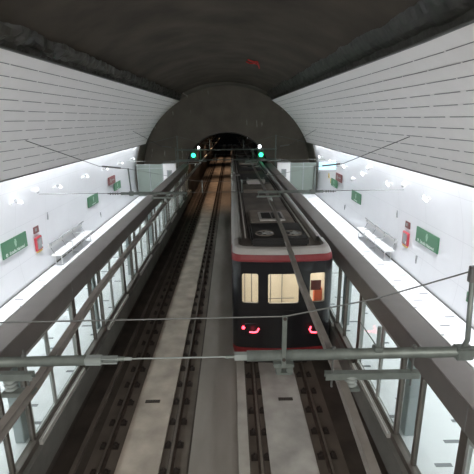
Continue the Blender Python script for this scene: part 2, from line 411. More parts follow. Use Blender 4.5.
# rails with their fasteners
def fastener_bm():
    bm = bmesh.new()
    box(bm, -0.21, 0.21, -0.085, 0.085, -0.16, -0.135, bev=0.006)
    for s in (-1, 1):
        box(bm, s * 0.13 - 0.045, s * 0.13 + 0.045, -0.055, 0.055, -0.135, -0.065, bev=0.014)
        tube(bm, [(s * 0.14, 0, -0.065), (s * 0.14, 0, -0.03)], 0.022, 6)
    return bm
fme = None
for (x, ext, lab, ph) in ((-2.50, 60, 'left rail of the left track', 0.25), (-1.03, 60, 'right rail of the left track', 0.25), (0.92, 14, 'left rail of the right track', 0.60), (2.38, 14, 'right rail of the right track beside the platform edge', 0.60)):
    root = thing('running_rail', 'long brown steel rail, ' + lab, 'rail', (x, 0, 0), 0, 'running rails')
    bm = bmesh.new(); extrude_profile(bm, [(-.07, -.145), (.07, -.145), (.07, -.13), (.012, -.115), (.012, -.045), (.035, -.035), (.035, -0.004), (-.035, -0.004), (-.035, -.035), (-.012, -.045), (-.012, -.115), (-.07, -.13)], -1, YT - 1)
    link_mesh('rail_web', bm, M['rail'], root)
    bm = bmesh.new(); box(bm, -.026, .026, -1, YT - 1, -0.004, 0.001); link_mesh('rail_head', bm, M['railtop'], root)
    y = ph
    while y < ext:
        if fme is None:
            f = link_mesh('rail_fastener', fastener_bm(), M['clip'], root); fme = f
        else:
            f = fme.copy(); C.objects.link(f); f.parent = root
        f.location = (0, y, 0); y += 0.75
    if ext > 20:
        bm = bmesh.new()
        while y < 120:
            for s in (-1, 1): box(bm, s * 0.13 - 0.045, s * 0.13 + 0.045, y - 0.055, y + 0.055, -0.16, -0.04)
            y += 0.75
        o = link_mesh('distant_rail_fasteners', bm, M['clip'], root); o['kind'] = 'stuff'

# drain covers in the slabs
for (x, y, lab) in ((1.70, 9.2, 'small dark drain slot in the slab behind the train'), (-1.78, 9.2, 'small dark drain slot in the pale slab of the left track')):
    r_ = thing('drain_slot', lab, 'drain', (x, y, -0.07))
    mkbox('drain_frame', M['gutter'], r_, -0.19, 0.19, -0.06, 0.06, 0, 0.008)
    bm = bmesh.new()
    for k in range(6): box(bm, -0.17 + k * 0.06, -0.135 + k * 0.06, -0.045, 0.045, 0.006, 0.016)
    link_mesh('grating', bm, M['clip'], r_)

# ---------------------------------------------------------------- platform screen doors
HX0, HX1, HZ0, HZ1 = 3.30, 3.80, 3.07, 3.50
YPS, YPE = -0.0, 36.2
for s, nm in ((-1, 'left'), (1, 'right')):
    root = thing('screen_door_header', 'long bronze grey header beam capping the %s platform screen doors' % nm, 'header beam', (s * 3.55, 0, 3.07), 0, 'screen door headers')
    a, b = sorted((s * HX0 - s * 3.55, s * HX1 - s * 3.55))
    bm = bmesh.new(); box(bm, a, b, YPS, YPE, 0, HZ1 - HZ0, bev=0.012); link_mesh('header_box', bm, M['header'], root)
    bm = bmesh.new(); xx = s * (HX0 - 3.55 - 0.004)
    for k in range(9): box(bm, min(xx, xx + s * .01), max(xx, xx + s * .01), 4.35 * k, 4.35 * k + 0.012, 0.01, HZ1 - HZ0 - 0.01)
    link_mesh('cladding_joint', bm, M['seam'], root)
    xo = s * (HX1 - 3.55)
    mkbox('top_edge_strip', M['psd_pale'], root, min(xo, xo + s * .02), max(xo, xo + s * .02), YPS, YPE, HZ1 - HZ0 - 0.03, HZ1 - HZ0 + 0.004)

MODL = 4.35
def make_module(s):
    """local origin: start of the bay on the platform edge, glass plane at x=0, track towards -s"""
    root = bpy.data.objects.new('screen_door_bay', None); C.objects.link(root); root.empty_display_size = .1
    top = HZ0 - 1.235
    t = -s     # towards the track
    def bx(name, m, parent, xa, xb, *r, bev=0.0):
        a, b = sorted((xa * t, xb * t)); return mkbox(name, m, parent, a, b, *r, bev=bev)
    bx('post', M['psd_pale'], root, -0.06, 0.02, -0.075, 0.075, 0, top, bev=.004)
    bx('post_cover', M['psd'], root, 0.021, 0.055, -0.06, 0.06, 0, top)
    bx('bottom_rail', M['psd'], root, -0.05, 0.10, 0.076, MODL - 0.076, 0, 0.13, bev=.004)
    bx('threshold', M['threshold'], root, 0.101, 0.165, 1.95, MODL - 0.08, 0.0, 0.10)
    bx('threshold_slot', M['seam'], root, 0.125, 0.135, 1.95, MODL - 0.08, 0.101, 0.103)
    for y in (1.2, 1.93):
        bx('mullion', M['psd'], root, -0.03, 0.05, y - 0.03, y + 0.03, 0.11, top)
    for y0, y1 in ((0.08, 1.165), (1.235, 1.895)):
        bx('side_pane', M['glass'], root, 0.0, 0.012, y0, y1, 0.11, top)
    for y0, y1 in ((1.965, 2.92), (2.93, MODL - 0.08)):
        d = bx('door_leaf', M['glass'], root, 0.015, 0.027, y0 + .04, y1 - .04, 0.17, top - 0.06)
        bm = bmesh.new()
        for q in ((y0, y0 + .045, 0.125, top), (y1 - .045, y1, 0.125, top), (y0 + .046, y1 - .046, 0.125, 0.19), (y0 + .046, y1 - .046, top - 0.07, top)):
            a, b = sorted((0.0 * t, 0.042 * t)); box(bm, a, b, *q)
        link_mesh('leaf_frame', bm, M['psd_pale'], d)
    return root
ordn = ['cut off by the frame edge', 'nearest full bay to the camera', 'second full bay from the camera', 'third full bay from the camera', 'fourth full bay from the camera', 'fifth full bay from the camera', 'sixth full bay from the camera', 'farthest, by the platform end']
for s, nm in ((-1, 'left'), (1, 'right')):
    proto = make_module(s)
    k0 = 1 if s < 0 else 0      # the first left bay lies wholly outside the view
    for k in range(k0, 8):
        o = proto if k == k0 else copy_tree(proto)
        o.location = (s * 3.36, 0.02 + k * MODL, 1.235)
        tag(o, 'glazed bay of the %s platform screen doors, %s' % (nm, ordn[k]), 'platform screen door', 'platform screen door bays')
    # pale columns standing on the platform just behind the glass
    for k in range(7):
        o = mkbox('support_column', M['column'], None, -0.09, 0.09, -0.11, 0.11, 0, 1.82, bev=.01) if (k == 0 and s < 0) else col0.copy()
        if k == 0 and s < 0: col0 = o
        else: C.objects.link(o)
        o.location = (s * 3.62, 6.45 + k * MODL - MODL * (0), 1.25)
        tag(o, 'pale grey square column behind the %s platform glass, %s' % (nm, ['nearest', 'second nearest', 'third nearest', 'fourth nearest', 'fifth nearest', 'sixth nearest', 'farthest'][k]), 'column', 'columns behind the platform screen doors')

# glass screen and white cabinet at the end of each platform
for s, nm in ((-1, 'left'), (1, 'right')):
    root = thing('end_screen', 'framed glass screen closing the far end of the %s platform' % nm, 'glass screen', (s * 6.1, YE - 0.15, 1.25), 0, 'platform end screens')
    mkbox('pane', M['glass2'], root, -0.98, 0.98, -0.01, 0.01, 0.05, 2.5)
    for z0, z1 in ((2.2, 2.26), (2.5, 2.54), (0, 0.05)): mkbox('cross_rail', M['insul'], root, -1.05, 1.05, -0.03, 0.03, z0, z1)
    for x in (-1.0, 0.0, 1.0): mkbox('post', M['insul'], root, x - .035, x + .035, -0.04, 0.04, 0.0, 2.56)
    root = thing('end_cabinet', 'white panelled booth beside the %s end screen' % nm, 'cabinet', (s * 4.5, YE - 0.3, 1.25), 0, 'platform end cabinets')
    mkbox('body', M['white'], root, -0.5, 0.5, -0.2, 0.2, 0, 2.6, bev=.01)
    mkbox('top_cap', M['grey'], root, -0.52, 0.52, -0.22, 0.22, 2.6, 2.64)
    p = mkbox('notice_panel', M['grey'], root, -0.2, 0.2, -0.215, -0.2, 1.45, 2.1)
    mkbox('notice_sheet', M['insul'], p, -0.12, 0.12, -0.222, -0.2155, 1.53, 2.02)

# ---------------------------------------------------------------- wall fittings (local: x reading direction, z up, -y towards the viewer)
def wall_frame(s): return R(90) if s < 0 else R(-90)
def wx(z): return math.sqrt(RV ** 2 - (z - ZC) ** 2) - 0.03
def text(body, size, parent, loc, m, name='lettering', align='CENTER'):
    c = bpy.data.curves.new(name, 'FONT'); c.body = body; c.size = size; c.align_x = align; c.align_y = 'CENTER'; c.extrude = 0.002
    c.materials.append(m); o = bpy.data.objects.new(name, c); C.objects.link(o); o.parent = parent
    bpy.context.view_layer.update()
    me = bpy.data.meshes.new_from_object(o.evaluated_get(bpy.context.evaluated_depsgraph_get())); bpy.data.objects.remove(o)
    if not me.materials: me.materials.append(m)
    o = bpy.data.objects.new(name, me); C.objects.link(o); o.parent = parent
    o.location = loc; o.rotation_euler = (R(90), 0, 0); return o
def emblem(parent, cx, cz, h, y):
    bm = bmesh.new()        # tall crest-like pictogram: stacked rounded shapes on a stem
    for dz, wv, hh in ((0.36, 0.16, 0.10), (0.22, 0.24, 0.10), (0.08, 0.28, 0.10), (-0.06, 0.26, 0.10), (-0.20, 0.20, 0.10), (-0.33, 0.12, 0.10)):
        box(bm, cx - wv * h, cx + wv * h, y, y + 0.004, cz + (dz - hh * .42) * h, cz + (dz + hh * .42) * h, bev=0.0015)
    box(bm, cx - 0.04 * h, cx + 0.04 * h, y, y + 0.003, cz - 0.45 * h, cz + 0.45 * h)
    return link_mesh('emblem', bm, M['emblem'], parent)
def station_sign(s, yc, z, wd, ht, lab, big=True):
    root = thing('station_sign', lab, 'sign', (s * (wx(z) - 0.03), yc, z), wall_frame(s), 'green platform signs')
    mkbox('sign_board', M['green'], root, -wd / 2, wd / 2, -0.02, 0.03, -ht / 2, ht / 2, bev=.004)
    if big:
        emblem(root, 0.02, 0.07, 0.32, -0.025)
        text('Estadio Nacional', 0.155, root, (0.08, -0.024, -0.19), M['letter'])
        bm = bmesh.new(); disc(bm, (-0.62, -0.0205, -0.19), (0, -1, 0), 0.062, 0.004, 20); d = link_mesh('line_roundel', bm, M['letter'], root)
        text('6', 0.11, d, (-0.62, -0.0275, -0.19), M['green'], 'line_number')
    else:
        emblem(root, 0.0, 0.05, 0.33, -0.025)
        text('Estadio Nacional', 0.085, root, (0, -0.024, -0.19), M['letter'])
    return root
for s, nm in ((-1, 'left'), (1, 'right')):
    dz = -0.03
    station_sign(s, 13.83, 2.92 + dz, 1.66, 0.56, 'large green station name sign on the %s white wall, nearest the camera' % nm)
    station_sign(s, 22.3, 2.93 + dz, 1.68, 0.56, 'mid-size green sign with emblem on the %s white wall beyond the bench' % nm, False)
    station_sign(s, 27.3, 2.98 + dz, 1.6, 0.5, 'smallest green sign far along the %s wall below the maroon board' % nm, False)
    ym, zm = (25.9, 3.5)
    root = thing('maroon_sign', 'small dark maroon sign high on the %s white wall' % nm, 'sign', (s * (wx(zm) - 0.06), ym, zm), wall_frame(s), 'maroon signs')
    mkbox('sign_board', M['maroon'], root, -0.72, 0.72, -0.02, 0.03, -.24, .24, bev=.004)
    bm = bmesh.new(); disc(bm, (-0.3, -0.02, 0), (0, -1, 0), 0.13, 0.004, 20); box(bm, -0.05, 0.5, -.024, -.02, -0.03, 0.04); link_mesh('pictogram', bm, M['insul'], root)
    # red emergency cabinet with its little plate
    root = thing('emergency_cabinet', 'red framed emergency cabinet on the %s wall beside the large green sign' % nm, 'emergency cabinet', (s * (wx(2.45) - 0.03), 15.5, 2.45), wall_frame(s), 'red emergency cabinets')
    bm = bmesh.new(); box(bm, -.26, .26, -0.06, 0.02, -.27, .27, bev=.02); link_mesh('case', bm, M['red'], root)
    d = mkbox('door', M['insul'], root, -.17, .19, -0.075, -0.061, -.21, .21, bev=.004)
    mkbox('gauge_plate', M['grey'], d, -.09, .12, -0.082, -0.075, -.14, .15); mkbox('handle', M['white'], d, .14, .16, -0.095, -0.075, -.16, -.08)
    mkbox('lower_tray', M['yellow'], root, -.2, .2, -.05, .02, -.33, -.275)
    root = thing('small_notice', 'small dark red plate above the red cabinet on the %s wall' % nm, 'sign', (s * (wx(3.02) - 0.02), 15.5, 3.0), wall_frame(s), 'small notices over the cabinets')
    mkbox('plate', M['maroon'], root, -.2, .2, -0.01, 0.03, -.13, .13); mkbox('plate_symbol', M['insul'], root, -.12, .02, -0.014, -0.0095, -.05, .07)
    # bench
    root = thing('platform_bench', 'long pale bench with back rail against the %s white wall' % nm, 'bench', (s * 6.93, 18.25, 1.25), wall_frame(s), 'platform benches')
    bm = bmesh.new(); box(bm, -2.0, 2.0, -0.22, 0.22, 0.41, 0.46, bev=.015); link_mesh('seat', bm, M['white'], root)
    mkbox('seat_edge', M['grey'], root, -2.0, 2.0, -0.245, -0.221, 0.40, 0.45)
    bm = bmesh.new(); box(bm, -2.0, 2.0, 0.25, 0.30, 0.72, 0.92, bev=.015); link_mesh('backrest', bm, M['white'], root)
    mktube('back_rail', M['grey'], root, [(-2.0, 0.22, 0.94), (2.0, 0.22, 0.94)], 0.028)
    for x in (-1.8, -0.6, 0.6, 1.8):
        bm = bmesh.new(); tube(bm, [(x, -0.12, 0), (x, -0.12, 0.41)], 0.022, 8); link_mesh('leg', bm, M['white'], root); bm = bmesh.new(); tube(bm, [(x, 0.14, 0), (x, 0.14, 0.41)], 0.022, 8); link_mesh('leg', bm, M['white'], root)
        bm = bmesh.new(); tube(bm, [(x, 0.15, 0.46), (x, 0.28, 0.72), (x, 0.235, 0.93)], 0.02, 6); link_mesh('back_bracket', bm, M['grey'], root)
    for x in (-0.7, 0.75):
        bm = bmesh.new(); tube(bm, [(x, -0.2, 0.45), (x, -0.2, 0.66), (x, 0.24, 0.70)], 0.018, 6); link_mesh('armrest', bm, M['grey'], root)

# wall glints: reflections built as glowing bracket shapes in a row along each wall
def make_glint():
    root = bpy.data.objects.new('wall_spotlight', None); C.objects.link(root); root.empty_display_size = .1
    bm = bmesh.new(); disc(bm, (0, 0.02, 0), (0, -1, 0), 0.06, 0.04, 14); link_mesh('wall_plate', bm, M['white'], root)
    bm = bmesh.new(); tube(bm, [(0, -0.02, 0), (0, -0.14, 0.06), (0.02, -0.22, 0.05)], 0.022, 8); link_mesh('arm', bm, M['white'], root, smooth=True)
    bm = bmesh.new(); tube(bm, [(0.02, -0.2, 0.08), (0.10, -0.22, 0.04), (0.30, -0.22, -0.03)], [0.035, 0.06, 0.045], 12); h = link_mesh('glint_head', bm, M['lamp'], root, smooth=True)
    bm = bmesh.new(); tube(bm, [(-0.04, -0.19, 0.10), (0.03, -0.2, 0.07)], [0.05, 0.07], 12); link_mesh('glint_cap', bm, M['grey'], h)
    return root
spot = None
for s, nm in ((-1, 'left'), (1, 'right')):
    for k in range(6):
        y = 13.6 + 3.4 * k
        o = make_glint() if spot is None else copy_tree(spot)
        spot = spot or o
        z = 4.40
        o.location = (s * (wx(z) - 0.01), y, z); o.rotation_euler = (0, R(0), wall_frame(s))
        tag(o, 'bright bracket-shaped reflection spotlight on the %s wall, %s' % (nm, ['nearest the camera', 'second from the camera', 'third from the camera', 'fourth from the camera', 'fifth from the camera', 'farthest one'][k]), 'spotlight', 'wall glints')
def dome(s, y, z, lab, camera=False):
    root = thing('dome_camera', lab, 'camera', (s * (wx(z)), y, z), wall_frame(s))
    bm = bmesh.new(); disc(bm, (0, 0.01, 0), (0, -1, 0), 0.05, 0.12, 12); link_mesh('stem', bm, M['white'], root)
    bm = bmesh.new(); bmesh.ops.create_uvsphere(bm, u_segments=16, v_segments=10, radius=0.105)
    bmesh.ops.translate(bm, verts=bm.verts, vec=(0, -0.16, 0)); link_mesh('housing', bm, M['white'], root, smooth=True)
    bm = bmesh.new(); bmesh.ops.create_uvsphere(bm, u_segments=12, v_segments=8, radius=0.06)
    bmesh.ops.translate(bm, verts=bm.verts, vec=(0, -0.2, -0.065)); link_mesh('lens', bm, M['grey'], root, smooth=True)
dome(-1, 15.1, 4.60, 'white ball camera high on the left wall between the wall glints')
dome(1, 15.2, 4.65, 'white ball camera high on the right wall nearest the camera')
dome(1, 22.4, 3.9, 'white ball camera low on the right wall before the green sign')
dome(1, 19.2, 4.85, 'small white ball camera close under the right cove light')
for (s, y, z, lab) in ((1, 14.45, 1.93, 'small grey upright slot on the right wall below the large sign'), (-1, 23.3, 1.85, 'small grey upright slot on the left wall beyond the bench'), (-1, 16.6, 3.3, 'small pale upright fitting on the left wall above the bench end'), (1, 24.4, 1.9, 'small grey upright slot far along the right wall'), (1, 16.6, 3.2, 'small pale upright fitting on the right wall above the bench end'), (-1, 12.3, 1.95, 'small green upright plate low on the left wall near the camera'), (1, 11.0, 1.95, 'small green upright plate low on the right wall near the camera')):
    root = thing('wall_socket', lab, 'wall fitting', (s * wx(z), y, z), wall_frame(s))
    g = 'green' in lab
    mkbox('plate', M['green'] if g else M['grey'], root, -0.04, 0.04, -0.02, 0.03, -0.15, 0.15); mkbox('socket_slot', M['edge'], root, -0.018, 0.018, -0.026, -0.0195, -0.06, 0.06)
# information display, far right, facing the camera
root = thing('information_display', 'lit blue white information screen at the far end of the right wall', 'display', (6.24, 25.2, 4.30), 0)
bm = bmesh.new(); box(bm, -0.58, 0.54, -0.06, 0.06, -0.30, 0.30, bev=.01); link_mesh('casing', bm, M['grey'], root)
mkbox('lit_screen', M['screen'], root, -0.54, 0.50, -0.068, -0.061, -0.2, 0.25)
mktube('wall_arm', M['grey'], root, [(0.5, 0.03, 0.0), (0.82, 0.03, 0.0)], 0.03)
for k, (y, z) in enumerate(((28.9, 3.25), (28.3, 2.95))):
    root = thing('yellow_notice', ['upper small yellow notice on the far right wall', 'lower small yellow notice on the far right wall'][k], 'sign', (wx(z), y, z), wall_frame(1), 'yellow notices')
    mkbox('plate', M['yellow'], root, -.14, .14, -0.02, 0.03, -.16, .16); mkbox('plate_symbol', M['edge'], root, -.04, .04, -.024, -.0195, -.1, -.02)

# ---------------------------------------------------------------- overhead line
def bar_profile(): return [(-.042, -.055), (-.05, -.03), (-.022, .0), (-.022, .045), (-.045, .05), (-.045, .06), (.045, .06), (.045, .05), (.022, .045), (.022, .0), (.05, -.03), (.042, -.055)]
def conductor(pts, lab):
    root = thing('overhead_conductor_bar', lab, 'conductor bar', (0, 0, 4.0), 0, 'overhead conductor bars')
    bm = bmesh.new(); prof = bar_profile(); rings = []
    for (x, y) in pts: rings.append([bm.verts.new((x + a, y, b)) for a, b in prof])
    for a, b in zip(rings, rings[1:]):
        for k in range(len(prof)): bm.faces.new((a[k], a[(k + 1) % len(prof)], b[(k + 1) % len(prof)], b[k]))
    bm.faces.new(rings[0][::-1]); bm.faces.new(rings[-1]); link_mesh('bar', bm, M['alu'], root)
    bm = bmesh.new(); tube(bm, [(x, y, -0.06) for x, y in pts], 0.009, 6); link_mesh('contact_wire', bm, M['rail'], root)
    for k in range(1, 6):   # fishplate joints
        y = 9.1 * k
        for (a, b) in zip(pts, pts[1:]):
            if a[1] <= y <= b[1]:
                x = a[0] + (b[0] - a[0]) * (y - a[1]) / (b[1] - a[1]); mkbox('joint_plate', M['galv'], root, x - .055, x + .055, y - .2, y + .2, -0.005, 0.04)
conductor([(1.50, -1), (1.55, 2.8), (1.62, 4.5), (1.64, 7.2), (1.78, 11), (1.86, 17.5), (1.88, 24), (1.85, 32), (1.8, 44), (1.7, 80)], 'long grey overhead conductor bar above the train')
conductor([(-1.98, -1), (-1.98, 4.2), (-2.12, 7.0), (-2.18, 14.5), (-2.1, 22), (-1.95, 32), (-1.9, 44), (-1.75, 80)], 'long grey overhead conductor bar above the empty left track')

def insulator(parent, x, z, h=0.17, r=0.075):
    bm = bmesh.new()
    tube(bm, [(x, 0, z - h), (x, 0, z)], 0.03, 10)
    for k in range(3): tube(bm, [(x, 0, z - h + 0.02 + k * 0.05), (x, 0, z - h + 0.035 + k * 0.05), (x, 0, z - h + 0.05 + k * 0.05)], [r * .7, r, r * .55], 16)
    o = link_mesh('insulator', bm, M['insul'], parent, smooth=True); return o
def span(name, y, parts_fn, lab, grp): ...
# --- near cross-span, right half
Y1 = 4.1
root = thing('cross_span_tube', 'thick grey support tube spanning above the train, nearest the camera on the right', 'support tube', (0, Y1, 4.40), 0, 'overhead line support tubes')
bm = bmesh.new(); tube(bm, [(0.50, 0, 0), (7.0, 0, 0.03)], 0.062, 16); link_mesh('tube', bm, M['galv'], root, smooth=True)
bm = bmesh.new(); box(bm, 0.36, 0.50, -0.035, 0.035, -0.035, 0.035); link_mesh('clevis', bm, M['insul'], root)
bm = bmesh.new(); box(bm, 0.885, 0.935, -0.085, -0.06, -0.1, 0.53); p = link_mesh('upright', bm, M['galv'], root)
for zz in (0, 0.5):
    bm = bmesh.new(); disc(bm, (0.91, -0.087, zz), (0, -1, 0), 0.02, 0.01, 8); link_mesh('bolt', bm, M['clip'], p)
bm = bmesh.new(); box(bm, 0.80, 1.03, -0.07, 0.07, -0.125, -0.075, bev=.01); box(bm, 0.83, 0.89, -.05, .05, -0.20, -0.125, bev=.01); box(bm, 0.95, 1.02, -.05, .05, -0.20, -0.125, bev=.01); box(bm, 0.83, 1.02, -.05, .05, -.225, -.2, bev=.008)
link_mesh('clamp', bm, M['galv'], root)
bm = bmesh.new(); box(bm, 1.40, 2.48, -0.04, 0.04, -0.245, -0.23); box(bm, 1.40, 2.48, -0.04, -0.032, -0.31, -0.245); box(bm, 1.40, 2.48, 0.032, 0.04, -0.31, -0.245); hang = link_mesh('channel_bracket', bm, M['galv'], root)
for x in (1.48, 2.40):
    bm = bmesh.new(); tube(bm, [(x, 0, -0.42), (x, 0, 0.09)], 0.012, 8); disc(bm, (x, 0, -0.27), (0, 0, 1), 0.026, 0.03, 6); disc(bm, (x, 0, 0.07), (0, 0, 1), 0.026, 0.03, 6)
    link_mesh('hanger_bolt', bm, M['wire'], hang)
insulator(root, 1.70, -0.25)
mkbox('conductor_clamp', M['galv'], root, 1.56, 1.80, -0.06, 0.06, -0.455, -0.42, bev=.005)
bm = bmesh.new(); tube(bm, [(2.94, 0, 0.0), (2.99, 0, 0.16), (2.93, 0, 1.02)], 0.028, 10); u = link_mesh('end_upright', bm, M['galv'], root, smooth=True)
bm = bmesh.new(); box(bm, 2.86, 3.06, -.07, .07, -0.07, 0.08, bev=.015); link_mesh('tube_clamp', bm, M['galv'], u)
bm = bmesh.new(); box(bm, 2.895, 2.975, -.03, .03, 0.86, 1.04, bev=.006); link_mesh('wire_shackle', bm, M['edge'], u)
# small vertical rod + crossed stays hanging above the right bracket
bm = bmesh.new(); tube(bm, [(1.98, 0, 0.0), (1.98, 0, 0.34)], 0.022, 8); box(bm, 1.93, 2.03, -.05, .05, 0.03, 0.10, bev=.01); tube(bm, [(1.98, 0, 0.08), (1.76, 0, 0.40)], 0.008, 6); link_mesh('stay_rod', bm, M['galv'], root)
# --- near cross-span, left half
root = thing('cross_span_tube', 'thick grey green support tube over the left screen doors, nearest the camera', 'support tube', (0, Y1, 4.38), 0, 'overhead line support tubes')
bm = bmesh.new(); tube(bm, [(-7.0, 0, -0.04), (-1.32, 0, 0.0)], 0.058, 16); link_mesh('tube', bm, M['galv'], root, smooth=True)
bm = bmesh.new(); box(bm, -1.32, -1.13, -0.05, 0.05, -0.045, 0.045, bev=.01); link_mesh('end_socket', bm, M['insul'], root)
bm = bmesh.new(); box(bm, -1.13, -0.96, -0.035, 0.035, 0.018, 0.034); box(bm, -1.13, -0.96, -0.035, 0.035, -0.034, -0.018); link_mesh('clevis', bm, M['insul'], root)
bm = bmesh.new(); box(bm, -3.1, -1.93, -0.04, 0.04, -0.16, -0.145); box(bm, -3.1, -1.93, -0.04, -0.032, -0.23, -0.16); box(bm, -3.1, -1.93, .032, .04, -0.23, -0.16); hang = link_mesh('channel_bracket', bm, M['galv'], root)
for x in (-2.0, -3.0):
    bm = bmesh.new(); tube(bm, [(x, 0, -0.33), (x, 0, 0.14)], 0.012, 8); disc(bm, (x, 0, -0.19), (0, 0, 1), 0.026, 0.03, 6); disc(bm, (x, 0, 0.06), (0, 0, 1), 0.03, 0.03, 6)
    link_mesh('hanger_bolt', bm, M['wire'], hang)
insulator(root, -2.20, -0.18, h=0.2)
mkbox('conductor_clamp', M['galv'], root, -2.30, -1.94, -0.06, 0.06, -0.435, -0.38, bev=.005)
# --- tie rod between them
root = thing('tie_rod', 'thin steel tie rod joining the two near support tubes', 'tie rod', (0, Y1, 4.39), 0)
bm = bmesh.new(); tube(bm, [(-0.98, 0, 0), (-0.80, 0, 0)], 0.02, 8); tube(bm, [(-0.80, 0, 0), (0.36, 0, 0.005)], 0.009, 8); link_mesh('rod', bm, M['insul'], root)
for xa, xb, rr in ((-0.95, -0.88, .026), (0.26, 0.36, .018)):
    bm = bmesh.new(); tube(bm, [(xa, 0, 0.002), (xb, 0, 0.002)], rr, 8); link_mesh('turnbuckle', bm, M['galv'], root)
tag(mktube('messenger_wire', M['wire'], None, [(-6.8, Y1, 4.98), (-2.17, Y1 - .07, 4.90), (0.91, Y1 - .07, 4.92), (1.9, Y1 - .04, 5.10), (2.93, Y1, 5.39), (5.7, Y1, 6.2)], 0.0085, 6), 'long thin steel wire crossing above the near support tubes', 'wire')

# --- farther cross-spans
def cross_span(y, z, which, rise=True):
    root = thing('cross_span', 'overhead line cross span of tubes and rods, ' + which, 'cross span', (0, y, z), 0, 'far overhead line cross spans')
    bm = bmesh.new(); tube(bm, [(-6.95, 0, 0.02), (6.95, 0, 0.02)], 0.012, 6); link_mesh('span_wire', bm, M['wire'], root)
    for s in (-1, 1):
        bm = bmesh.new(); tube(bm, [(s * 3.85, 0, 0.0), (s * 1.35, 0, 0.0)], 0.055, 10); link_mesh('tube', bm, M['galv'], root, smooth=True)
        bm = bmesh.new(); tube(bm, [(s * 3.45, 0, 0.0), (s * 3.50, 0, 0.95)], 0.028, 8); u = link_mesh('upright', bm, M['galv'], root, smooth=True)
        bm = bmesh.new(); box(bm, s * 3.45 - .08, s * 3.45 + .08, -.07, .07, -.08, .08, bev=.01); link_mesh('tube_clamp', bm, M['galv'], u)
        bm = bmesh.new(); tube(bm, [(s * 3.50, 0, 0.93), (s * 4.45, -0.4, 1.08), (s * 5.55, -3.3, 2.12)], 0.011, 6); st = link_mesh('stay_wire', bm, M['wiredark'], root)
        bm = bmesh.new(); tube(bm, [(s * 3.75, -.1, 0.97), (s * 4.35, -0.36, 1.065)], 0.03, 8); link_mesh('stay_insulator', bm, M['edge'], st)
        bm = bmesh.new(); tube(bm, [(s * 3.50, 0, 0.93), (s * 1.0, 0, 0.45), (0, 0, 0.42)], 0.008, 6); link_mesh('head_wire', bm, M['wire'], root)
        bm = bmesh.new()
        for q in range(4): disc(bm, (s * (3.95 + q * 0.09), 0, 0.0), (s, 0, 0), 0.045, 0.035, 10)
        tube(bm, [(s * 3.85, 0, 0), (s * 4.35, 0, 0.005)], 0.022, 8); link_mesh('strain_insulator', bm, M['edge'], root)
        xc = s * (1.86 if s > 0 else 2.15)
        bm = bmesh.new(); box(bm, xc - .55, xc + .4, -.04, .04, -0.20, -0.14); box(bm, xc - .5, xc - .47, -.02, .02, -0.14, 0.0); box(bm, xc + .3, xc + .33, -.02, .02, -0.14, 0.0); h = link_mesh('channel_bracket', bm, M['galv'], root)
        bm = bmesh.new(); tube(bm, [(xc, 0, -0.36), (xc, 0, -0.3), (xc, 0, -0.2)], [0.07, 0.07, 0.04], 12); link_mesh('insulator', bm, M['insul'], h)
        bm = bmesh.new(); tube(bm, [(s * 0.75, 0, -0.02), (s * 0.75, 0, 0.48)], 0.02, 8); link_mesh('centre_rod', bm, M['galv'], root)
cross_span(15.5, 4.37, 'second from the camera')
cross_span(29.0, 4.35, 'third from the camera')

# --- signal gantry at the platform end
GY = 35.0
root = thing('signal_gantry', 'grey frame across both tracks at the platform end carrying two green signals', 'gantry', (0, GY, 0))
bm = bmesh.new(); tube(bm, [(-4.2, 0, 4.74), (4.2, 0, 4.74)], 0.06, 8); tube(bm, [(-4.2, 0, 3.92), (4.2, 0, 3.92)], 0.045, 8); link_mesh('crossbar', bm, M['galv'], root)
for x in (-4.1, -2.2, 2.2, 4.1):
    bm = bmesh.new(); tube(bm, [(x, 0, (1.2 if abs(x) > 3 else 3.92)), (x, 0, 5.9 if abs(x) > 3 else 4.74)], 0.05, 8); link_mesh('post', bm, M['galv'], root)
for s in (-1, 1):
    bm = bmesh.new(); tube(bm, [(s * 4.1, 0, 5.85), (s * 6.6, 0, 5.3)], 0.015, 6); tube(bm, [(s * 1.4, 0, 4.74), (s * 1.4, 0, 5.5)], 0.03, 6); tube(bm, [(s * 4.1, 0, 5.85), (s * 1.4, 0, 5.1)], 0.012, 6); link_mesh('brace', bm, M['galv'], root)
for s, x, nm in ((-1, -2.78, 'left'), (1, 2.86, 'right')):
    root = thing('railway_signal', 'green lit railway signal hanging over the %s track' % nm, 'signal', (x, GY - 0.15, 4.30), 0, 'green railway signals')
    bm = bmesh.new(); box(bm, -0.28, 0.28, 0.0, 0.12, -0.33, 0.33, bev=.02); link_mesh('backboard', bm, M['greencase'], root)
    bm = bmesh.new(); disc(bm, (0, 0, 0), (0, -1, 0), 0.17, 0.05, 20); l = link_mesh('lens', bm, M['greenlamp'], root)
    bm = bmesh.new(); tube(bm, [(0, 0, 0), (0, -0.16, 0)], 0.205, 20, caps=False); o = link_mesh('hood', bm, M['clip'], root); o.modifiers.new('s', 'SOLIDIFY').thickness = 0.01
    d = bpy.data.lights.new('signal_glow', 'POINT'); d.energy = 5; d.color = (0.05, 1, 0.45); d.shadow_soft_size = 0.1
    lo = bpy.data.objects.new('signal_glow', d); C.objects.link(lo); lo.location = (x, GY - 0.45, 4.30)
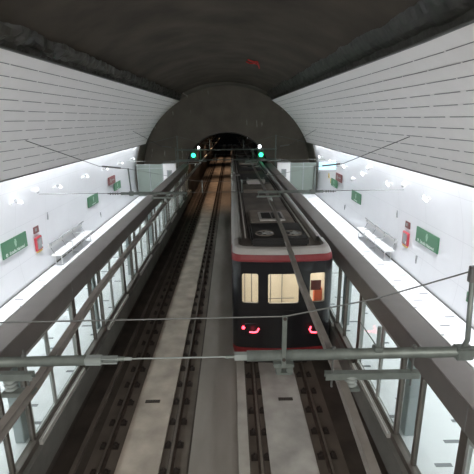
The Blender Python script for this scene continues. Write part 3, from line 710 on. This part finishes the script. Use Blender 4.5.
# small white lamps on the gantry and deep in the tunnel
for k, (x, y, z, r, lab) in enumerate(((-2.35, 35.0, 4.93, 0.09, 'small white lamp beside the left green signal'), (2.75, 35.0, 4.96, 0.12, 'brighter white lamp above the right green signal'),
        (2.3, 52, 5.25, 0.07, 'small white tunnel lamp high right of the tunnel mouth'), (2.75, 60, 4.8, 0.07, 'second small white tunnel lamp, lower right inside the tunnel'), (1.9, 75, 5.3, 0.08, 'faintest white lamp deep inside the tunnel'))):
    root = thing('bulkhead_lamp', lab, 'lamp', (x, y, z), 0, 'small white lamps around the tunnel mouth')
    bm = bmesh.new(); bmesh.ops.create_uvsphere(bm, u_segments=14, v_segments=8, radius=r); link_mesh('globe', bm, M['dimlamp'], root, smooth=True)
    bm = bmesh.new(); box(bm, -r * 1.1, r * 1.1, r * 0.6, r * 1.3, -r * 1.1, r * 1.1); tube(bm, [(0, 0 if k < 2 else r, 0), (0, 0 if k < 2 else r, -0.18 if k < 2 else 0.15)], 0.02, 6); link_mesh('lamp_bracket', bm, M['edge'], root)
# unseen warm spots added in the tunnel to brighten the left track
for yy, en in ((38.0, 420), (48, 520), (62, 700), (80, 700)):
    d = bpy.data.lights.new('tunnel_light', 'SPOT'); d.spot_size = R(110); d.spot_blend = 0.5; d.energy = en; d.color = (1, 0.66, 0.42); d.shadow_soft_size = 0.2
    lo = bpy.data.objects.new('tunnel_light', d); C.objects.link(lo); lo.location = (-1.8, yy, 5.5)
# cross tubes and brackets inside the tunnel
for k, y in enumerate((50, 58, 67)):
    root = thing('tunnel_bracket', 'dim overhead line bracket inside the tunnel, ' + ['nearest the mouth', 'midway in', 'deepest in'][k], 'bracket', (0, y, 4.9), 0, 'overhead line brackets in the tunnel')
    for s in (-1, 1):
        bm = bmesh.new(); tube(bm, [(s * 3.2, 0, -0.2), (s * 1.2, 0, -0.3)], 0.04, 6); tube(bm, [(s * 2.6, 0, 0.7), (s * 1.9, 0, -0.3)], 0.05, 6); tube(bm, [(s * 1.85, 0, -0.3), (s * 1.85, 0, -0.8)], 0.05, 6); link_mesh('arm', bm, M['galv'], root)

# red paint mark on the vault
bm = bmesh.new()
def vp(x, y): 
    a = math.asin(x / 7.2); return (7.2 * math.sin(a), y, ZC + 7.2 * math.cos(a) + 0.02)
tube(bm, [vp(1.15, 21.2), vp(1.35, 21.5), vp(1.55, 21.2), vp(1.75, 21.4)], 0.035, 6); tube(bm, [vp(1.2, 20.5), vp(1.45, 20.8), vp(1.65, 20.6), vp(1.85, 22.4)], 0.035, 6); tube(bm, [vp(1.5, 21.3), vp(1.6, 20.5)], 0.03, 6)
tag(link_mesh('paint_mark', bm, M['paintred']), 'red sprayed scrawl on the dark vault ahead', 'paint mark')

# ---------------------------------------------------------------- train
TX, TW, TY = 1.69, 1.36, 10.05
def plan(z, inset=0.0):
    """front plan outline, right side -> left side"""
    ins = inset
    # rake and corner shape by height
    rake = 0.10 * max(0, (z - 2.2)) / 1.4
    sh = 0.0
    if z < 0.95: sh = (0.95 - z) ** 2 * 0.5
    if z > 3.42: sh = (z - 3.42) ** 2 * 1.3
    wv = TW - sh * 0.7 - ins; r = 0.30; pts = []
    y0 = TY + rake + sh + ins
    yb = TY + 1.3
    pts.append((wv, yb))
    for k in range(0, 9):
        a = math.pi / 2 * k / 8
        pts.append((wv - r + r * math.cos(a), y0 + 0.09 + r - r * math.sin(a)))
    for k in range(1, 8):
        x = (wv - r) * (1 - k / 4); pts.append((x, y0 + 0.09 * (x / (wv - r)) ** 2))
    for k in range(8, -1, -1):
        a = math.pi / 2 * k / 8
        pts.append((-(wv - r + r * math.cos(a)), y0 + 0.09 + r - r * math.sin(a)))
    pts.append((-wv, yb))
    return pts
def cab_band(name, m, z0, z1, parent, n=4, th=0.06, out=0.0):
    bm = bmesh.new(); O = []; I = []
    for j in range(n + 1):
        z = z0 + (z1 - z0) * j / n
        O.append([bm.verts.new((x, y, z)) for x, y in plan(z, -out)]); I.append([bm.verts.new((x, y, z)) for x, y in plan(z, th)])
    k = len(O[0])
    for j in range(n):
        for i in range(k - 1):
            bm.faces.new((O[j][i], O[j][i + 1], O[j + 1][i + 1], O[j + 1][i])); bm.faces.new((I[j][i + 1], I[j][i], I[j + 1][i], I[j + 1][i + 1]))
    for i in range(k - 1):
        bm.faces.new((O[0][i + 1], O[0][i], I[0][i], I[0][i + 1])); bm.faces.new((O[n][i], O[n][i + 1], I[n][i + 1], I[n][i]))
    for i in (0, k - 1):
        for j in range(n): bm.faces.new((O[j][i], O[j + 1][i], I[j + 1][i], I[j][i]))
    return link_mesh(name, bm, m, parent)
def apply_bool(o, cut_bm):
    me = bpy.data.meshes.new('tmp'); bmesh.ops.recalc_face_normals(cut_bm, faces=cut_bm.faces); cut_bm.to_mesh(me); cut_bm.free()
    c = bpy.data.objects.new('tmp', me); C.objects.link(c); c.parent = o.parent
    md = o.modifiers.new('b', 'BOOLEAN'); md.operation = 'DIFFERENCE'; md.solver = 'EXACT'; md.object = c
    bpy.context.view_layer.update()
    dg = bpy.context.evaluated_depsgraph_get(); new = bpy.data.meshes.new_from_object(o.evaluated_get(dg))
    o.modifiers.remove(md); o.data = new; bpy.data.objects.remove(c)
def roundbox(bm, x0, x1, y0, y1, z0, z1, r=0.04):
    pr = []
    for cx, cz, a0 in ((x1 - r, z1 - r, 0), (x0 + r, z1 - r, 90), (x0 + r, z0 + r, 180), (x1 - r, z0 + r, 270)):
        for k in range(5): a = R(a0 + 22.5 * k); pr.append((cx + r * math.cos(a), cz + r * math.sin(a)))
    extrude_profile(bm, pr, y0, y1)

train = thing('metro_train', 'metro train with black cab face, red stripes and lit red tail lamps', 'train', (TX, 0, 0))
cab_band('roof_brow', M['tbody'], 3.585, 3.72, train, 4)
cab_band('upper_stripe', M['tred'], 3.405, 3.58, train, 3, out=0.004)
mask = cab_band('cab_mask', M['mask'], 0.925, 3.40, train, 20)
WZ0, WZ1 = 2.27, 3.08
wins = [(-1.09, -0.66), (-0.40, 0.42), (0.72, 1.13)]
cb = bmesh.new()
for x0, x1 in wins: roundbox(cb, x0, x1, TY - 0.5, TY + 0.75, WZ0, WZ1, 0.05)
apply_bool(mask, cb)
cab_band('lower_stripe', M['tred'], 0.66, 0.92, train, 4, out=0.004)
cab_band('skirt', M['under'], 0.36, 0.655, train, 3, th=0.1)
for x0, x1 in wins:
    bm = bmesh.new()
    roundbox(bm, x0 - .01, x1 + .01, 0, 0.012, WZ0 - .01, WZ1 + .01, 0.05)
    for v in bm.verts:
        v.co.y += TY + 0.10 * max(0, v.co.z - 2.2) / 1.4 + 0.022 + 0.09 * (min(1, abs(v.co.x) / 1.06)) ** 2 + (0.05 if abs(v.co.x) > 1.0 else 0)
    link_mesh('cab_window', bm, M['winglass'], train)
# cab interior
bm = bmesh.new(); box(bm, -1.26, 1.26, 10.62, 12.9, 0.95, 3.30); bmesh.ops.delete(bm, geom=[f for f in bm.faces if f.calc_center_median().y < 10.7], context='FACES')
for f in bm.faces: f.normal_flip()
inn_ = link_mesh('cab_interior', bm, M['cabin'], train, recalc=False)
mkbox('ceiling_strip_light', M['cabinlamp'], inn_, -0.9, 0.9, 10.9, 12.6, 3.255, 3.285)
mkbox('bulkhead_frame', M['grey'], inn_, -0.36, -0.33, 12.80, 12.84, 1.2, 3.1); 
mkbox('handrail', M['grey'], inn_, -0.33, 0.38, 10.65, 10.67, 2.14, 2.16)
mktube('grab_pole', M['grey'], inn_, [(-0.22, 11.3, 0.96), (-0.22, 11.3, 3.25)], 0.016); mktube('grab_pole', M['grey'], inn_, [(-0.78, 11.3, 0.96), (-0.78, 11.3, 3.25)], 0.016)
mkbox('seat_back', M['orange'], inn_, 1.03, 1.25, 11.0, 11.2, 1.3, 2.28)
mkbox('cab_notice', M['poster'], train, 0.76, 1.04, 10.25, 10.258, 2.56, 2.84)
mktube('wiper', M['under'], train, [(0.3, 10.04, 2.05), (-0.3, 10.04, 2.10)], 0.008)
for xa in (-0.95, 0.30): mkbox('door_frame', M['grey'], inn_, xa, xa + .03, 12.78, 12.84, 0.96, 3.1)
bm = bmesh.new(); box(bm, -0.5, 0.5, 10.52, 10.9, 0.95, 1.75, bev=.03); link_mesh('driving_desk', bm, M['under'], inn_)
# lamps
for s in (-1, 1):
    xo = s * 0.80
    bm = bmesh.new(); roundbox(bm, xo - .24, xo + .24, TY + 0.035, TY + 0.12, 1.30, 1.66, 0.04)
    hs = link_mesh('lamp_housing', bm, M['mask'], train)
    bm = bmesh.new(); yy = TY + 0.028
    tube(bm, [(-0.90, yy + .02, 1.42), (-0.80, yy, 1.41), (-0.69, yy, 1.42)] if s < 0 else [(0.79, yy, 1.39), (0.90, yy, 1.38), (1.02, yy + .03, 1.39)], 0.024, 8)
    if s < 0: tube(bm, [(-0.69, yy, 1.42), (-0.64, yy, 1.53)], 0.024, 8)
    else: tube(bm, [(0.79, yy, 1.39), (0.745, yy, 1.47), (0.78, yy, 1.56)], 0.024, 8)
    link_mesh('tail_lamp', bm, M['tailcore'], train)
    if s < 0:
        bm = bmesh.new(); disc(bm, (xo - 0.26, TY + 0.06, 1.55), (0, -1, 0), 0.045, 0.03, 14); link_mesh('marker_lamp', bm, M['tailcore'], train)
    d = bpy.data.lights.new('tail_glow', 'POINT'); d.energy = 0.35; d.color = (1, 0.03, 0.08); d.shadow_soft_size = 0.06
    lo = bpy.data.objects.new('tail_glow', d); C.objects.link(lo); lo.location = (TX + xo, TY - 0.12, 1.45)
bm = bmesh.new(); box(bm, -0.16, 0.16, TY - 0.10, TY + 0.5, 0.42, 0.62, bev=.03); disc(bm, (0, TY - 0.1, 0.52), (0, -1, 0), 0.09, 0.08, 14); link_mesh('coupler', bm, M['under'], train)

def car_body(train, y0, y1, first=False):
    bm = bmesh.new()
    pr = [(-TW, 0.62), (-TW, 3.42), (-TW + .03, 3.58), (-TW + .10, 3.70), (-TW + .20, 3.76), (-TW + .27, 3.76), (-TW + .30, 3.60), (TW - .30, 3.60), (TW - .27, 3.76), (TW - .20, 3.76), (TW - .10, 3.70), (TW - .03, 3.58), (TW, 3.42), (TW, 0.62)]
    # hollow shell: outer and inner skins
    A = [bm.verts.new((x, y0, z)) for x, z in pr]; B = [bm.verts.new((x, y1, z)) for x, z in pr]
    for i in range(len(pr) - 1): bm.faces.new((A[i], A[i + 1], B[i + 1], B[i]))
    bm.faces.new((A[-1], A[0], B[0], B[-1]))
    if not first: bm.faces.new(A[::-1])
    bm.faces.new(B)
    body = link_mesh('car_body', bm, M['tbody'], train)
    mkbox('roof_deck', M['troof'], body, -TW + .31, TW - .31, y0 + .02, y1 - .02, 3.601, 3.62)
    mkbox('underframe', M['under'], body, -1.2, 1.2, y0, y1, 0.15, 0.615)
    for s in (-1, 1):
        mktube('roof_rail', M['tbody'], body, [(s * (TW - .42), y0 + .3, 3.66), (s * (TW - .42), y1 - .3, 3.66)], 0.025, 6)
        mktube('roof_conduit', M['under'], body, [(s * (TW - .52), y0 + .3, 3.64), (s * (TW - .52), y1 - .3, 3.64)], 0.02, 6)
        a, b = sorted((s * (TW + .001), s * (TW + .006)))
        mkbox('side_stripe', M['tred'], body, a, b, y0 + (1.3 if first else .1), y1 - .1, 3.22, 3.36)
        L = y1 - y0; nd = 4
        for k in range(nd):
            yc = y0 + L * (k + 0.6) / (nd + .2)
            d = mkbox('passenger_door', M['tred'], body, a, b, yc - .65, yc + .65, 0.75, 3.0)
            a2, b2 = sorted((s * (TW + .0065), s * (TW + .009)))
            for q in (-1, 1): mkbox('door_window', M['mask'], d, a2, b2, yc + q * .32 - .2, yc + q * .32 + .2, 1.7, 2.75)
            if k < nd - 1: mkbox('side_window', M['mask'], body, a, b, yc + 1.0, yc + L / (nd + .2) - 1.0, 1.75, 2.75)
    return body
def ac_unit(parent, y0, y1, big=True):
    bm = bmesh.new(); box(bm, -0.80, 0.80, y0, y1, 3.62, 3.84, bev=.05); a = link_mesh('ac_unit', bm, M['tblack'], parent)
    n = 2
    for k in range(n):
        xc = (-0.40, 0.40)[k]
        yc = y0 + 0.55
        bm = bmesh.new(); tube(bm, [(xc, yc, 3.842), (xc, yc, 3.87)], 0.27, 24, caps=False); o = link_mesh('fan_ring', bm, M['tbox'], a); o.modifiers.new('s', 'SOLIDIFY').thickness = .02
        bm = bmesh.new(); disc(bm, (xc, yc, 3.842), (0, 0, 1), 0.07, 0.03, 12)
        for q in range(6):
            an = q * math.pi / 3
            u = Vector((math.cos(an), math.sin(an), 0)); v = Vector((-math.sin(an), math.cos(an), 0)); c = Vector((xc, yc, 3.85))
            vs = [bm.verts.new(c + u * p + v * w_ + Vector((0, 0, h))) for p, w_, h in ((.06, -.03, 0), (.24, -.06, 0), (.24, .06, .014), (.06, .03, .014))]; bm.faces.new(vs)
        o = link_mesh('fan', bm, M['grey'], a); o.modifiers.new('s', 'SOLIDIFY').thickness = .004
    return a
b1 = car_body(train, TY + 1.3, 26.6, True)
# front roof deck over the cab
bm = bmesh.new(); pf = plan(3.70, 0.02)
top = [bm.verts.new((x, y, 3.60)) for x, y in pf]; bm.faces.new(top)
o = link_mesh('cab_roof', bm, M['tbody'], train); o.modifiers.new('s', 'SOLIDIFY').thickness = .02
bm = bmesh.new(); ring = plan(3.72, 0.0); ring2 = plan(3.72, 0.11)
a_ = [bm.verts.new((x, y, 3.72)) for x, y in ring]; b_ = [bm.verts.new((x, y, 3.745)) for x, y in ring2]
for i in range(len(a_) - 1): bm.faces.new((a_[i], a_[i + 1], b_[i + 1], b_[i]))
b2_ = [bm.verts.new((v.co.x, v.co.y, 3.60)) for v in b_]
for i in range(len(a_) - 1): bm.faces.new((b_[i], b_[i + 1], b2_[i + 1], b2_[i]))
o = link_mesh('roof_edge', bm, M['tbody'], train)
mkbox('cab_roof_deck', M['troof'], train, -1.16, 1.16, TY + .33, TY + 1.33, 3.601, 3.622)
ac_unit(b1, 10.85, 12.75)
bm = bmesh.new(); box(bm, -0.72, 0.72, 12.9, 14.9, 3.62, 3.80, bev=.04); h = link_mesh('equipment_housing', bm, M['tbox'], b1)
bm = bmesh.new(); box(bm, -0.42, 0.42, 13.1, 14.3, 3.801, 3.86, bev=.01); g = link_mesh('hatch', bm, M['tbody'], h)
bm = bmesh.new()
for k in range(2): box(bm, -0.34 + k * .36, -0.02 + k * .36, 13.25, 14.15, 3.861, 3.868)
link_mesh('louvre', bm, M['tblack'], g)
for (ya, yb, wv, m_, hh) in ((19.8, 21.6, .75, 'tbox', .16), (22.2, 22.6, .5, 'tbody', .3), (23.3, 25.8, .8, 'tblack', .2)):
    bm = bmesh.new(); box(bm, -wv, wv, ya, yb, 3.62, 3.62 + hh, bev=.03); link_mesh('roof_box', bm, M[m_], b1)
bm = bmesh.new()
for s in (-1, 1): tube(bm, [(s * .5, 21.9, 3.64), (s * .45, 22.9, 3.95)], .03, 6); tube(bm, [(s * .45, 22.9, 3.95), (s * .4, 22.1, 4.0)], .025, 6)
box(bm, -0.75, 0.75, 22.0, 22.1, 3.99, 4.03) if False else None
link_mesh('folded_pantograph', bm, M['wire'], b1)
for (ya, yb) in ((27.2, 43.0), (43.6, 59.4)):
    mkbox('gangway', M['under'], train, -0.9, 0.9, ya - .62, ya + .02, 0.8, 3.3)
    b = car_body(train, ya, yb)
    ac_unit(b, ya + 2, ya + 4); ac_unit(b, ya + 11, ya + 13)
    bm = bmesh.new(); box(bm, -0.7, 0.7, ya + 5.5, ya + 8.5, 3.62, 3.80, bev=.04); link_mesh('equipment_housing', bm, M['tbox'], b)
